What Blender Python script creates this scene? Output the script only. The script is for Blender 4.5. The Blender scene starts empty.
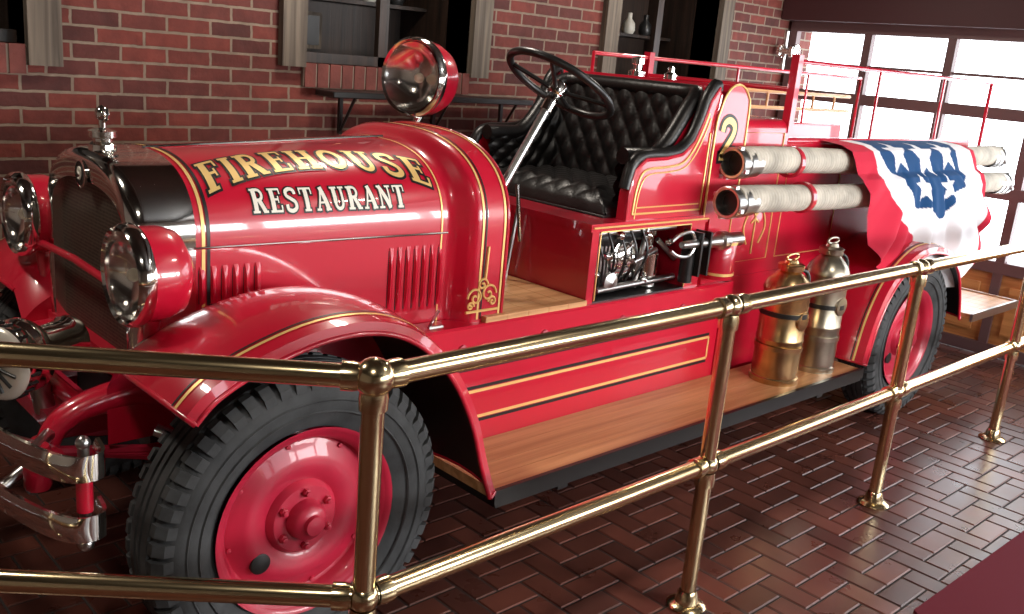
import math,bpy,bmesh,random
from mathutils import Vector,Matrix
random.seed(3)
C=bpy.context
sin,cos,pi=math.sin,math.cos,math.pi
# ---------------- materials ----------------
def mat(name,col,rough=.5,metal=0,coat=0,var=0,vscale=8,bump=0,bscale=60,spec=.5,emis=0,attr=None):
    m=bpy.data.materials.new(name);m.use_nodes=True
    nt=m.node_tree;b=nt.nodes['Principled BSDF']
    b.inputs['Base Color'].default_value=(*col,1);b.inputs['Roughness'].default_value=rough;b.inputs['Metallic'].default_value=metal
    b.inputs['Coat Weight'].default_value=coat;b.inputs['Coat Roughness'].default_value=.04
    b.inputs['Specular IOR Level'].default_value=spec
    if emis: b.inputs['Emission Color'].default_value=(*col,1);b.inputs['Emission Strength'].default_value=emis
    tc=nt.nodes.new('ShaderNodeTexCoord')
    if attr:
        a_=nt.nodes.new('ShaderNodeAttribute');a_.attribute_name=attr;nt.links.new(a_.outputs['Color'],b.inputs['Base Color'])
    if var:
        n=nt.nodes.new('ShaderNodeTexNoise');n.inputs['Scale'].default_value=vscale;n.inputs['Detail'].default_value=5
        cr=nt.nodes.new('ShaderNodeValToRGB')
        cr.color_ramp.elements[0].position=.3;cr.color_ramp.elements[1].position=.7
        cr.color_ramp.elements[0].color=(*[c*(1-var) for c in col],1);cr.color_ramp.elements[1].color=(*[min(1,c*(1+var)) for c in col],1)
        nt.links.new(tc.outputs['Object'],n.inputs['Vector']);nt.links.new(n.outputs['Fac'],cr.inputs[0]);nt.links.new(cr.outputs[0],b.inputs['Base Color'])
    if bump:
        n=nt.nodes.new('ShaderNodeTexNoise');n.inputs['Scale'].default_value=bscale;n.inputs['Detail'].default_value=4
        bp=nt.nodes.new('ShaderNodeBump');bp.inputs['Strength'].default_value=bump;bp.inputs['Distance'].default_value=.01
        nt.links.new(tc.outputs['Object'],n.inputs['Vector']);nt.links.new(n.outputs['Fac'],bp.inputs['Height']);nt.links.new(bp.outputs[0],b.inputs['Normal'])
    return m
def woodmat(name,c1,c2,axis=0,scale=1,rough=.5):
    m=bpy.data.materials.new(name);m.use_nodes=True;nt=m.node_tree;b=nt.nodes['Principled BSDF'];b.inputs['Roughness'].default_value=rough
    tc=nt.nodes.new('ShaderNodeTexCoord');mp=nt.nodes.new('ShaderNodeMapping');s=[30*scale]*3;s[axis]=1.2*scale;mp.inputs['Scale'].default_value=s
    n=nt.nodes.new('ShaderNodeTexNoise');n.inputs['Scale'].default_value=1.5;n.inputs['Detail'].default_value=8;n.inputs['Distortion'].default_value=.6
    cr=nt.nodes.new('ShaderNodeValToRGB');cr.color_ramp.elements[0].position=.32;cr.color_ramp.elements[1].position=.68
    cr.color_ramp.elements[0].color=(*c1,1);cr.color_ramp.elements[1].color=(*c2,1)
    bp=nt.nodes.new('ShaderNodeBump');bp.inputs['Strength'].default_value=.25;bp.inputs['Distance'].default_value=.005
    L=nt.links.new;L(tc.outputs['Object'],mp.inputs[0]);L(mp.outputs[0],n.inputs['Vector']);L(n.outputs['Fac'],cr.inputs[0]);L(cr.outputs[0],b.inputs['Base Color']);L(n.outputs['Fac'],bp.inputs['Height']);L(bp.outputs[0],b.inputs['Normal'])
    return m
def brickmat():
    m=bpy.data.materials.new('brick');m.use_nodes=True;nt=m.node_tree;b=nt.nodes['Principled BSDF'];b.inputs['Roughness'].default_value=.85
    L=nt.links.new
    tc=nt.nodes.new('ShaderNodeTexCoord');sx=nt.nodes.new('ShaderNodeSeparateXYZ');cx=nt.nodes.new('ShaderNodeCombineXYZ')
    L(tc.outputs['Object'],sx.inputs[0]);L(sx.outputs[0],cx.inputs[0]);L(sx.outputs[2],cx.inputs[1])
    nz=nt.nodes.new('ShaderNodeTexNoise');nz.inputs['Scale'].default_value=22;L(tc.outputs['Object'],nz.inputs['Vector'])
    ad=nt.nodes.new('ShaderNodeVectorMath');ad.operation='SCALE';ad.inputs[3].default_value=.007;L(nz.outputs['Color'],ad.inputs[0])
    a2=nt.nodes.new('ShaderNodeVectorMath');a2.operation='ADD';L(cx.outputs[0],a2.inputs[0]);L(ad.outputs[0],a2.inputs[1])
    br=nt.nodes.new('ShaderNodeTexBrick');br.inputs['Scale'].default_value=1;br.inputs['Brick Width'].default_value=.203;br.inputs['Row Height'].default_value=.0685
    br.inputs['Mortar Size'].default_value=.0065;br.inputs['Mortar Smooth'].default_value=.15;br.inputs['Bias'].default_value=-.1
    br.inputs['Color1'].default_value=(.17,.034,.024,1);br.inputs['Color2'].default_value=(.06,.016,.014,1);br.inputs['Mortar'].default_value=(.23,.17,.125,1)
    L(a2.outputs[0],br.inputs['Vector'])
    n=nt.nodes.new('ShaderNodeTexNoise');n.inputs['Scale'].default_value=14;n.inputs['Detail'].default_value=8;L(tc.outputs['Object'],n.inputs['Vector'])
    mx=nt.nodes.new('ShaderNodeMix');mx.data_type='RGBA';mx.blend_type='OVERLAY';mx.inputs[0].default_value=.5
    L(br.outputs['Color'],mx.inputs[6]);L(n.outputs['Fac'],mx.inputs[7]);L(mx.outputs[2],b.inputs['Base Color'])
    mt=nt.nodes.new('ShaderNodeMath');mt.operation='MULTIPLY_ADD';mt.inputs[1].default_value=-1.5;L(br.outputs['Fac'],mt.inputs[0]);L(n.outputs['Fac'],mt.inputs[2])
    bp=nt.nodes.new('ShaderNodeBump');bp.inputs['Strength'].default_value=.8;bp.inputs['Distance'].default_value=.012
    L(mt.outputs[0],bp.inputs['Height']);L(bp.outputs[0],b.inputs['Normal'])
    return m
def tilemat():
    m=bpy.data.materials.new('quarry_tile');m.use_nodes=True;nt=m.node_tree;b=nt.nodes['Principled BSDF'];L=nt.links.new
    at=nt.nodes.new('ShaderNodeAttribute');at.attribute_name='tint'
    cr=nt.nodes.new('ShaderNodeValToRGB');cr.color_ramp.elements[0].color=(.060,.021,.016,1);cr.color_ramp.elements[1].color=(.135,.042,.029,1)
    L(at.outputs['Fac'],cr.inputs[0])
    tc=nt.nodes.new('ShaderNodeTexCoord');n=nt.nodes.new('ShaderNodeTexNoise');n.inputs['Scale'].default_value=6;n.inputs['Detail'].default_value=6;L(tc.outputs['Object'],n.inputs['Vector'])
    mx=nt.nodes.new('ShaderNodeMix');mx.data_type='RGBA';mx.blend_type='OVERLAY';mx.inputs[0].default_value=.5;L(cr.outputs[0],mx.inputs[6]);L(n.outputs['Fac'],mx.inputs[7]);L(mx.outputs[2],b.inputs['Base Color'])
    mr=nt.nodes.new('ShaderNodeMapRange');mr.inputs[3].default_value=.2;mr.inputs[4].default_value=.4;L(n.outputs['Fac'],mr.inputs[0]);L(mr.outputs[0],b.inputs['Roughness'])
    bp=nt.nodes.new('ShaderNodeBump');bp.inputs['Strength'].default_value=.15;bp.inputs['Distance'].default_value=.004;L(n.outputs['Fac'],bp.inputs['Height']);L(bp.outputs[0],b.inputs['Normal'])
    return m
def coremat():
    m=bpy.data.materials.new('radiator_core');m.use_nodes=True;nt=m.node_tree;b=nt.nodes['Principled BSDF'];L=nt.links.new
    b.inputs['Roughness'].default_value=.45;b.inputs['Metallic'].default_value=.6
    tc=nt.nodes.new('ShaderNodeTexCoord');v=nt.nodes.new('ShaderNodeTexVoronoi');v.inputs['Scale'].default_value=90;v.inputs['Randomness'].default_value=.1;L(tc.outputs['Object'],v.inputs['Vector'])
    cr=nt.nodes.new('ShaderNodeValToRGB');cr.color_ramp.elements[0].color=(.008,.007,.006,1);cr.color_ramp.elements[1].color=(.14,.12,.09,1);cr.color_ramp.elements[0].position=.25;cr.color_ramp.elements[1].position=.6
    L(v.outputs['Distance'],cr.inputs[0]);L(cr.outputs[0],b.inputs['Base Color'])
    return m
def weave(name,col):
    m=mat(name,col,.85);nt=m.node_tree;b=nt.nodes['Principled BSDF'];L=nt.links.new
    tc=nt.nodes.new('ShaderNodeTexCoord');w=nt.nodes.new('ShaderNodeTexWave');w.inputs['Scale'].default_value=14;w.inputs['Distortion'].default_value=1;w.bands_direction='X'
    bp=nt.nodes.new('ShaderNodeBump');bp.inputs['Strength'].default_value=.4;bp.inputs['Distance'].default_value=.006
    n=nt.nodes.new('ShaderNodeTexNoise');n.inputs['Scale'].default_value=9;n.inputs['Detail'].default_value=6
    cr=nt.nodes.new('ShaderNodeValToRGB');cr.color_ramp.elements[0].position=.3;cr.color_ramp.elements[1].position=.7
    cr.color_ramp.elements[0].color=(*[c*.6 for c in col],1);cr.color_ramp.elements[1].color=(*[c*1.15 for c in col],1)
    L(tc.outputs['Object'],w.inputs[0]);L(w.outputs['Fac'],bp.inputs['Height']);L(bp.outputs[0],b.inputs['Normal']);L(tc.outputs['Object'],n.inputs[0]);L(n.outputs['Fac'],cr.inputs[0]);L(cr.outputs[0],b.inputs['Base Color'])
    return m
M={}
M['brick']=brickmat();M['tile']=tilemat();M['core']=coremat()
M['brass']=mat('polished_brass',(.80,.65,.39),.18,1,var=.12,vscale=5)
M['grout']=mat('grout',(.035,.027,.025),.8)
M['darkwood']=woodmat('dark_wood',(.010,.006,.004),(.038,.02,.013),2)
M['barn']=woodmat('barn_wood',(.06,.045,.034),(.18,.145,.11),2,.7,.8)
M['plaster']=mat('dark_plaster',(.28,.23,.19),.8)
M['maroon']=mat('maroon_cloth',(.10,.009,.018),.9,spec=.2)
M['header']=mat('maroon_header',(.05,.012,.014),.6)
M['dframe']=mat('door_frame_paint',(.12,.065,.065),.45)
M['panelwood']=woodmat('panel_wood',(.35,.13,.04),(.6,.28,.1),1,.5,.35)
M['brick1']=mat('sill_brick',(.14,.034,.026),.8,var=.35,vscale=9,bump=.4,bscale=40);M['mortar']=mat('mortar',(.22,.18,.14),.9)
M['red']=mat('red_paint',(.57,.007,.032),.3,0,coat=1)
M['red2']=mat('red_paint_worn',(.47,.014,.045),.42,0,coat=.3,var=.18,vscale=6)
M['gold']=mat('gold_leaf',(.90,.60,.22),.4,.35)
M['cream']=mat('cream_lettering',(.9,.86,.75),.4)
M['ink']=mat('black_lettering',(.01,.01,.01),.4)
M['black']=mat('black_enamel',(.012,.012,.012),.35)
M['leather']=mat('black_leather',(.008,.007,.007),.36,bump=.15,bscale=90)
M['nickel']=mat('nickel_plate',(.90,.88,.84),.09,1,var=.06)
M['steel']=mat('steel',(.60,.60,.59),.28,1)
M['rubber']=mat('tire_rubber',(.050,.052,.054),.75,var=.3,vscale=12,bump=.15,bscale=40,spec=.3)
M['oak']=woodmat('oak_board',(.46,.22,.09),(.72,.40,.19),0,.6,.35)
M['copper']=mat('aged_brass',(.66,.45,.22),.27,1,var=.35,vscale=7)
M['tin']=mat('aged_nickel',(.46,.42,.33),.3,1,var=.3,vscale=7)
M['canvas']=weave('canvas_hose',(.56,.51,.43))
M['reflector']=mat('reflector',(.94,.92,.88),.14,1)
M['bulb']=mat('bulb_glass',(.9,.85,.7),.1)
M['porcelain']=mat('porcelain',(.5,.48,.42),.3)
M['sirenpaint']=mat('siren_enamel',(.75,.70,.60),.25,.4)
M['flag']=mat('bunting_cloth',(.8,.8,.8),.85,attr='col',spec=.2)
g_=M['glass']=mat('lens_glass',(1,1,1),.03);g_.node_tree.nodes['Principled BSDF'].inputs['Transmission Weight'].default_value=1;g_.node_tree.nodes['Principled BSDF'].inputs['IOR'].default_value=1.1
YC=2.86
# ---------------- mesh accumulator ----------------
class G:
    def __init__(s): s.v=[];s.f=[];s.m=[];s.sm=[];s.mats=[]
    def mi(s,k):
        if k not in s.mats: s.mats.append(k)
        return s.mats.index(k)
    def add(s,vs,fs,k,smooth=False):
        o=len(s.v);i=s.mi(k);s.v+= [tuple(v) for v in vs]
        for f_ in fs: s.f.append(tuple(o+j for j in f_));s.m.append(i);s.sm.append(smooth)
    def box(s,x0,x1,y0,y1,z0,z1,k):
        vs=[(x,y,z) for x in (x0,x1) for y in (y0,y1) for z in (z0,z1)]
        s.add(vs,[(0,1,3,2),(4,6,7,5),(0,4,5,1),(2,3,7,6),(0,2,6,4),(1,5,7,3)],k)
    def rbox(s,x0,x1,y0,y1,z0,z1,k,b=.01):
        vs=[]
        for sx in (0,1):
            for sy in (0,1):
                for sz in (0,1):
                    X=(x0,x1)[sx];Y=(y0,y1)[sy];Z=(z0,z1)[sz];dx=b*(1-2*sx);dy=b*(1-2*sy);dz=b*(1-2*sz)
                    vs+=[(X,Y+dy,Z+dz),(X+dx,Y,Z+dz),(X+dx,Y+dy,Z)]
        bm=bmesh.new()
        for v in vs: bm.verts.new(v)
        bmesh.ops.convex_hull(bm,input=bm.verts)
        bm.verts.index_update()
        s.add([v.co.copy() for v in bm.verts],[tuple(v.index for v in f.verts) for f in bm.faces],k);bm.free()
    def prism(s,poly,y0,y1,k,ax='Y'):
        def P(p,t): return (p[0],t,p[1]) if ax=='Y' else ((t,p[0],p[1]) if ax=='X' else (p[0],p[1],t))
        n=len(poly);vs=[P(p,y0) for p in poly]+[P(p,y1) for p in poly]
        s.add(vs,[tuple(range(n)),tuple(range(2*n-1,n-1,-1))]+[(i,(i+1)%n,n+(i+1)%n,n+i) for i in range(n)],k)
    def tube(s,pts,rad,k,n=12,cap=True,closed=False):
        pts=[Vector(p) for p in pts];N=len(pts);rs=rad if isinstance(rad,(list,tuple)) else [rad]*N
        vs=[];up=None
        for i,p in enumerate(pts):
            if closed: d=pts[(i+1)%N]-pts[i-1]
            else: d=pts[min(i+1,N-1)]-pts[max(i-1,0)]
            d.normalize()
            if up is None: up=Vector((0,0,1)) if abs(d.z)<.9 else Vector((1,0,0))
            x=up-d*up.dot(d)
            if x.length<1e-4: x=d.orthogonal()
            x.normalize();up=x;y=d.cross(x)
            for j in range(n):
                a_=2*pi*j/n;vs.append(p+(x*cos(a_)+y*sin(a_))*rs[i])
        fs=[]
        for i in range(N if closed else N-1):
            for j in range(n):
                i2=(i+1)%N
                fs.append((i*n+j,i*n+(j+1)%n,i2*n+(j+1)%n,i2*n+j))
        s.add(vs,fs,k,True)
        if cap and not closed:
            s.add(vs[:n],[tuple(range(n))[::-1]],k);s.add(vs[-n:],[tuple(range(n))],k)
    def lathe(s,c,axis,prof,k,n=32):
        ax=Vector(axis).normalized();x=ax.orthogonal().normalized();y=ax.cross(x);c=Vector(c)
        vs=[c+ax*d+(x*cos(2*pi*j/n)+y*sin(2*pi*j/n))*max(r_,1e-4) for d,r_ in prof for j in range(n)]
        fs=[(i*n+j,i*n+(j+1)%n,(i+1)*n+(j+1)%n,(i+1)*n+j) for i in range(len(prof)-1) for j in range(n)]
        s.add(vs,fs,k,True)
    def ball(s,c,rad,k,n=24): s.lathe(c,(0,0,1),[(-rad*cos(pi*i/12),rad*sin(pi*i/12)) for i in range(13)],k,n)
    def loft(s,secs,k,smooth=True,closed=False):
        n=len(secs[0]);vs=[p for q in secs for p in q];m=n if closed else n-1
        fs=[(i*n+j,i*n+(j+1)%n,(i+1)*n+(j+1)%n,(i+1)*n+j) for i in range(len(secs)-1) for j in range(m)]
        s.add(vs,fs,k,smooth)
    def build(s,name,parent=None,sharp=40,mirror=False):
        V=list(s.v);F=list(s.f);mm=list(s.m);sm=list(s.sm)
        if mirror:
            n=len(V);V+=[(x,2*YC-y,z) for x,y,z in s.v];F+=[tuple(n+i for i in reversed(f_)) for f_ in s.f];mm+=s.m;sm+=s.sm
        me=bpy.data.meshes.new(name);me.from_pydata(V,[],F)
        for k in s.mats: me.materials.append(M[k])
        me.polygons.foreach_set('material_index',mm);me.polygons.foreach_set('use_smooth',sm)
        bm=bmesh.new();bm.from_mesh(me);bmesh.ops.remove_doubles(bm,verts=bm.verts,dist=1e-5)
        bmesh.ops.recalc_face_normals(bm,faces=bm.faces)
        for e in bm.edges:
            if len(e.link_faces)==2 and e.calc_face_angle(0)>math.radians(sharp): e.smooth=False
        bm.to_mesh(me);bm.free()
        o=bpy.data.objects.new(name,me);C.collection.objects.link(o)
        if parent: o.parent=parent
        return o
def empty(name,loc=(0,0,0)):
    o=bpy.data.objects.new(name,None);o.location=loc;C.collection.objects.link(o);return o
def catmull(P,n=6):
    P=[Vector(p) for p in P];out=[]
    for i in range(len(P)-1):
        a,b,c,d=P[max(i-1,0)],P[i],P[i+1],P[min(i+2,len(P)-1)]
        for j in range(n):
            t=j/n;out.append(.5*((2*b)+(c-a)*t+(2*a-5*b+4*c-d)*t*t+(3*b-a-3*c+d)*t**3))
    out.append(P[-1]);return out
def lerp(a,b,t): return a+(b-a)*t
# ---------------- room ----------------
X0,X1,Y0,Y1,ZC=-3.5,6.9,-3,4.2,3.1
g=G();g.box(X0,X1,Y0,Y1,-.1,-.004,'grout')
W=.1;gap=.007;tv=[];tf=[];tint=[]
for i in range(-80,120):
    for j in range(-80,120):
        k=(i-j)%4
        if k==0: x,y,w_,h_=i,j,2,1
        elif k==3: x,y,w_,h_=i,j,1,2
        else: continue
        x*=W;y*=W
        if x<X0 or y<Y0 or x>X1-.1 or y>Y1-.1: continue
        b_=.004;x0,x1,y0,y1=x+gap/2,x+w_*W-gap/2,y+gap/2,y+h_*W-gap/2
        x1=min(x1,X1);y1=min(y1,Y1)
        o=len(tv);tv+=[(x0,y0,-.004),(x1,y0,-.004),(x1,y1,-.004),(x0,y1,-.004),(x0+b_,y0+b_,0),(x1-b_,y0+b_,0),(x1-b_,y1-b_,0),(x0+b_,y1-b_,0)]
        tf+=[(o+4,o+5,o+6,o+7),(o,o+1,o+5,o+4),(o+1,o+2,o+6,o+5),(o+2,o+3,o+7,o+6),(o+3,o,o+4,o+7)]
        tint+=[random.random()]*5
fl=g.build('floor')
me=bpy.data.meshes.new('tiles');me.from_pydata(tv,[],tf);at=me.attributes.new('tint','FLOAT','FACE');at.data.foreach_set('value',tint)
me.materials.append(M['tile']);to=bpy.data.objects.new('tiles',me);C.collection.objects.link(to);to.parent=fl
g=G();ops=[(-.2,1.24,1.62),(2.5,3.56,1.62),(4.78,5.88,1.62)];ztop=2.7
xs=X0
for (p,q,z) in ops:
    g.box(xs,p,Y1,Y1+.2,0,ZC,'brick');g.box(p,q,Y1,Y1+.2,0,z,'brick');g.box(p,q,Y1,Y1+.2,ztop,ZC,'brick');xs=q
g.box(xs,X1+.2,Y1,Y1+.2,0,ZC,'brick')
g.build('wall_back')
for i,(p,q,z) in enumerate(ops):
    g=G();w_=.13
    for x in (p-w_,q): g.box(x,x+w_,Y1-.045,Y1+.1,z-(.08 if i==0 else .02),ztop,'barn')
    g.box(p-w_,q+w_,Y1-.045,Y1+.1,ztop,ztop+.12,'barn')
    dp=.65
    g.box(p-.02,q+.02,Y1+dp,Y1+dp+.02,z-.1,ztop,'darkwood');g.box(p-.02,q+.02,Y1+.2,Y1+dp,z-.03,z,'darkwood')
    g.box(p-.03,p,Y1+.1,Y1+dp,z,ztop,'darkwood');g.box(q,q+.03,Y1+.1,Y1+dp,z,ztop,'darkwood');g.box(p,q,Y1+.2,Y1+dp,ztop,ztop+.02,'darkwood')
    xm=p+(q-p)*.52
    g.box(xm-.03,xm+.03,Y1+.1,Y1+.14,z,ztop,'darkwood');g.box(p,q,Y1+.1,Y1+.14,z,z+.05,'darkwood')
    g.box(p,q,Y1+.4,Y1+dp,z+.32,z+.34,'darkwood')
    for kk in range(5):
        xx=p+.15+kk*.19;g.lathe((xx,Y1+.5,z+.34),(0,0,1),[(0,0),(0,.035),(.03,.05),(.08,.045),(.11,.02),(.15,.02),(.152,0)],('porcelain','black','copper')[kk%3],16)
    g.box(p+.25,p+.5,Y1+dp-.02,Y1+dp-.005,z+.06,z+.26,'barn');g.box(p+.27,p+.48,Y1+dp-.025,Y1+dp-.015,z+.08,z+.24,'black')
    k=p
    while k<q-.02:
        g.box(k+.004,min(k+.064,q),Y1-.03,Y1+.1,z-.115,z,'brick1');k+=.072
    g.box(p,q,Y1-.022,Y1+.1,z-.113,z-.003,'mortar')
    g.build('window_%d'%(i+1))
g=G();ga,gb_=-1.5,4.14
g.box(X1,X1+.2,Y0,ga,0,ZC,'plaster');g.box(X1,X1+.2,gb_,Y1,0,ZC,'brick');g.box(X1,X1+.2,ga,gb_,2.16,ZC,'plaster')
g.build('wall_right')
g=G();g.box(X1-.2,X1,ga-.1,4.19,2.185,2.6,'header');g.build('trim_1')
g=G();XD=X1-.085
ys=[4.14-.62*k for k in range(10)]
for k in range(len(ys)): g.box(XD+.01,XD+.07,ys[k]-.03,ys[k]+.03,0.0,2.18,'dframe')
for z in (.045,.62,1.12,1.64,2.15): g.box(XD+.005,XD+.075,ys[-1],ys[0],z-.04,z+.04,'dframe')
g.box(XD+.03,XD+.05,ys[-1],ys[0],1.87,1.89,'dframe')
for k in range(9):
    g.box(XD+.035,XD+.055,ys[k+1],ys[k],.05,.6,'panelwood')
    g.box(XD+.01,XD+.05,ys[k+1]+.1,ys[k]-.1,.16,.5,'panelwood')
g.build('door_1')
g=G();g.box(X0,X1+.2,Y0,Y1+.2,ZC,ZC+.1,'darkwood')
for k in range(6): g.box(X0+.8+k*1.7,X0+1.0+k*1.7,Y0,Y1,ZC-.2,ZC,'darkwood')
g.build('ceiling')
g=G();g.box(X0-.2,X0,Y0,Y1+.2,0,ZC,'plaster');g.build('wall_left')
g=G();wz0,wz1=1.15,2.3
g.box(X0,X1,Y0-.2,Y0,0,wz0,'plaster');g.box(X0,X1,Y0-.2,Y0,wz1,ZC,'plaster');g.box(X0,1.2,Y0-.2,Y0,wz0,wz1,'plaster')
for k,x in enumerate([1.7,3.5,5.3,6.9]): g.box(x-.08,x+.08,Y0-.2,Y0,wz0,wz1,'plaster')
g.build('wall_front')
# railing
g=G();yr=1.565
P=[1.13,2.465,3.81,5.15,6.49]
A=Vector((1.13,yr,0));D=Vector((-.77,.64,0)).normalized();B=A+D*2.2
for z in (.52,1.055):
    g.tube([(1.13,yr,z),(6.80,yr,z)],.0265,'brass',20);g.tube([A+Vector((0,0,z)),B+Vector((0,0,z))],.0265,'brass',20)
posts=[Vector((x,yr,0)) for x in P]+[A+D*1.34]
for i,p in enumerate(posts):
    g.tube([p,p+Vector((0,0,1.05))],.026,'brass',20)
    g.lathe(p,(0,0,1),[(0,.065),(.006,.067),(.012,.06),(.018,.04),(.05,.034),(.06,.028)],'brass')
    for z in (.52,1.055):
        g.ball(p+Vector((0,0,z)),.045 if i==0 and z>1 else .037,'brass')
        g.lathe(p+Vector((0,0,z-.075)),(0,0,1),[(0,.026),(.002,.032),(.03,.033),(.05,.03)],'brass')
        dirs=[Vector((1,0,0)),D if i==0 else Vector((-1,0,0))]
        if i==5: dirs=[D,-D]
        for d in dirs: g.lathe(p+Vector((0,0,z)),d,[(.03,.03),(.045,.033),(.07,.033),(.072,.026)],'brass')
g.build('brass_railing')
# ================= FIRE TRUCK =================
T=empty('fire_truck',(3.3,YC,0))
def tb(g,name,mirror=False,sharp=40):
    o=g.build(name,None,sharp,mirror);o.parent=T;o.matrix_parent_inverse=Matrix.Translation((-3.3,-YC,0));return o
ZH=1.14
def hoodwz(x):
    if x<=2.05:
        t=(x-1.0)/1.05;return lerp(.345,.405,t),lerp(1.37,1.415,t)
    t=min(1,(x-2.05)/.07);t=t*t*(3-2*t);return lerp(.405,.49,t),lerp(1.415,1.46,t)
def arc(x,N=40,dw=0,dz=0,e=.78):
    w,zt=hoodwz(x);w+=dw;zt+=dz;out=[]
    for i in range(N+1):
        p=pi*i/N;c=cos(p);s_=sin(p)
        out.append(Vector((x,YC-w*math.copysign(abs(c)**e,c),ZH+(zt-ZH)*max(0,s_)**e)))
    return out
_cache={}
def hoodpt(x,s,off=0):
    k=round(x,4)
    if k not in _cache: _cache[k]=arc(x,120)
    A_=_cache[k];acc=0
    if s<0: return Vector((x,A_[0].y-off,ZH+s))
    for i in range(len(A_)-1):
        l=(A_[i+1]-A_[i]).length
        if acc+l>=s:
            t=(s-acc)/l;p=A_[i].lerp(A_[i+1],t);d=(A_[i+1]-A_[i]).normalized();n=Vector((0,-d.z,d.y))
            return p+n*off
        acc+=l
    return A_[-1]
def totlen(x):
    A_=arc(x,120);return sum((A_[i+1]-A_[i]).length for i in range(120))
g=G();zb=.70
xs=[1.16+i*(2.045-1.16)/12 for i in range(13)]
g.loft([arc(x) for x in xs],'red')
for sgn in (0,1):
    secs=[]
    for x in xs:
        w,_=hoodwz(x);y=YC-w if sgn==0 else YC+w
        secs.append([(x,y,ZH-.004),(x,y,zb)])
    g.loft(secs,'red')
for x0,n,z0,z1,px in ((1.175,6,.965,1.085,.034),(1.815,7,.875,1.10,.033)):
    for i in range(n):
        x=x0+i*px;w,_=hoodwz(x);y=YC-w
        N=8;rows=[]
        for q in range(N+1):
            z=lerp(z0,z1,q/N);e=min(1,4*min(q,N-q)/N)
            rows.append([(x+.022,y-.001,z),(x+.015,y-.009*e-.001,z),(x+.004,y-.012*e-.001,z),(x,y-.001,z)])
        g.loft(rows,'red')
        g.box(x-.001,x+.003,y-.002,y+.001,z0+.01,z1-.01,'ink')
tb(g,'hood')
g=G()
g.tube([hoodpt(x,0,.003) for x in xs],.0045,'nickel',8);g.tube([arc(x)[20]+Vector((0,0,.003)) for x in xs],.006,'nickel',8)
def band(x,s0,s1,wd,k,off=.003,n=60):
    secs=[]
    for i in range(n+1):
        s=lerp(s0,s1,i/n);secs.append([hoodpt(x-wd/2,s,off),hoodpt(x+wd/2,s,off)])
    g.loft(secs,k)
L1=totlen(1.2);L2=totlen(2.02);L3=totlen(2.2)
band(1.188,-.42,L1,.010,'gold');band(1.203,-.42,L1,.010,'ink')
band(2.022,-.42,L2,.006,'gold')
band(2.135,-.30,L3,.009,'gold');band(2.15,-.30,L3,.006,'ink')
band(2.235,-.32,L3,.009,'gold')
tb(g,'hood_pinstripes')
# cowl
g=G();xc=[2.045,2.06,2.075,2.09,2.105,2.12,2.16,2.2,2.25]
def full(x,dw=0,dz=0,zb_=.82):
    a_=arc(x,40,dw,dz);return [Vector((x,a_[0].y,zb_))]+a_+[Vector((x,a_[-1].y,zb_))]
g.loft([full(x) for x in xc],'red')
g.loft([full(2.25),full(2.262,-.012,-.012),full(2.25,-.03,-.03),full(2.12,-.03,-.03)],'red')
f_=full(2.14,-.03,-.03);g.add(f_,[tuple(range(len(f_)))],'darkwood')
g.tube(full(2.25),.007,'red',8)
for yy in (-.2,0,.2): g.lathe((2.14,YC+yy,1.2),(1,0,0),[(0,.05),(.02,.05),(.022,.042),(.015,.04),(.014,0)],'nickel',20)
tb(g,'cowl')
# radiator
g=G()
def rsec(x,dw,dz,zb_=.78): return full(x,dw,dz,zb_)
g.loft([rsec(1.165,.004,.004),rsec(1.03,.006,.006),rsec(1.0,0,0),rsec(.985,-.018,-.018),rsec(.982,-.03,-.03),rsec(.99,-.05,-.085,.80),rsec(1.03,-.055,-.09,.80)],'nickel')
f_=rsec(1.02,-.05,-.085,.80);g.add(f_,[tuple(range(len(f_)))],'core')
g.box(.982,1.165,YC-.35,YC+.35,.74,.80,'red')
tb(g,'radiator')
g=G()
sc_=.88
g.lathe((1.045,YC,1.372),(0,0,1),[(a_*sc_,b_*sc_) for a_,b_ in [(0,.045),(.02,.043),(.03,.032),(.04,.032),(.045,.045),(.065,.045),(.07,.03),(.075,.012),(.10,.012),(.105,.02),(.12,.024),(.135,.02),(.145,.008),(.15,0)]],'nickel')
for sg in (-1,1): g.tube(catmull([(1.045,YC+sg*.01,1.455),(1.045,YC+sg*.04,1.47),(1.05,YC+sg*.03,1.495)],4),.005,'nickel',8)
g.lathe((.984,YC,1.305),(-1,0,0),[(0,.042),(.006,.042),(.008,.036)],'nickel');g.lathe((.978,YC,1.305),(-1,0,0),[(0,.037),(.001,0)],'ink')
g.tube([(.975,YC-.002+.011*cos(pi*2*i/14),1.313+.010*sin(pi*2*i/14)) for i in range(15)],.003,'cream',6);g.tube([(.975,YC-.012,1.313),(.975,YC-.012,1.30),(.975,YC-.004,1.289),(.975,YC+.008,1.290)],.003,'cream',6)
tb(g,'radiator_cap')
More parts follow.
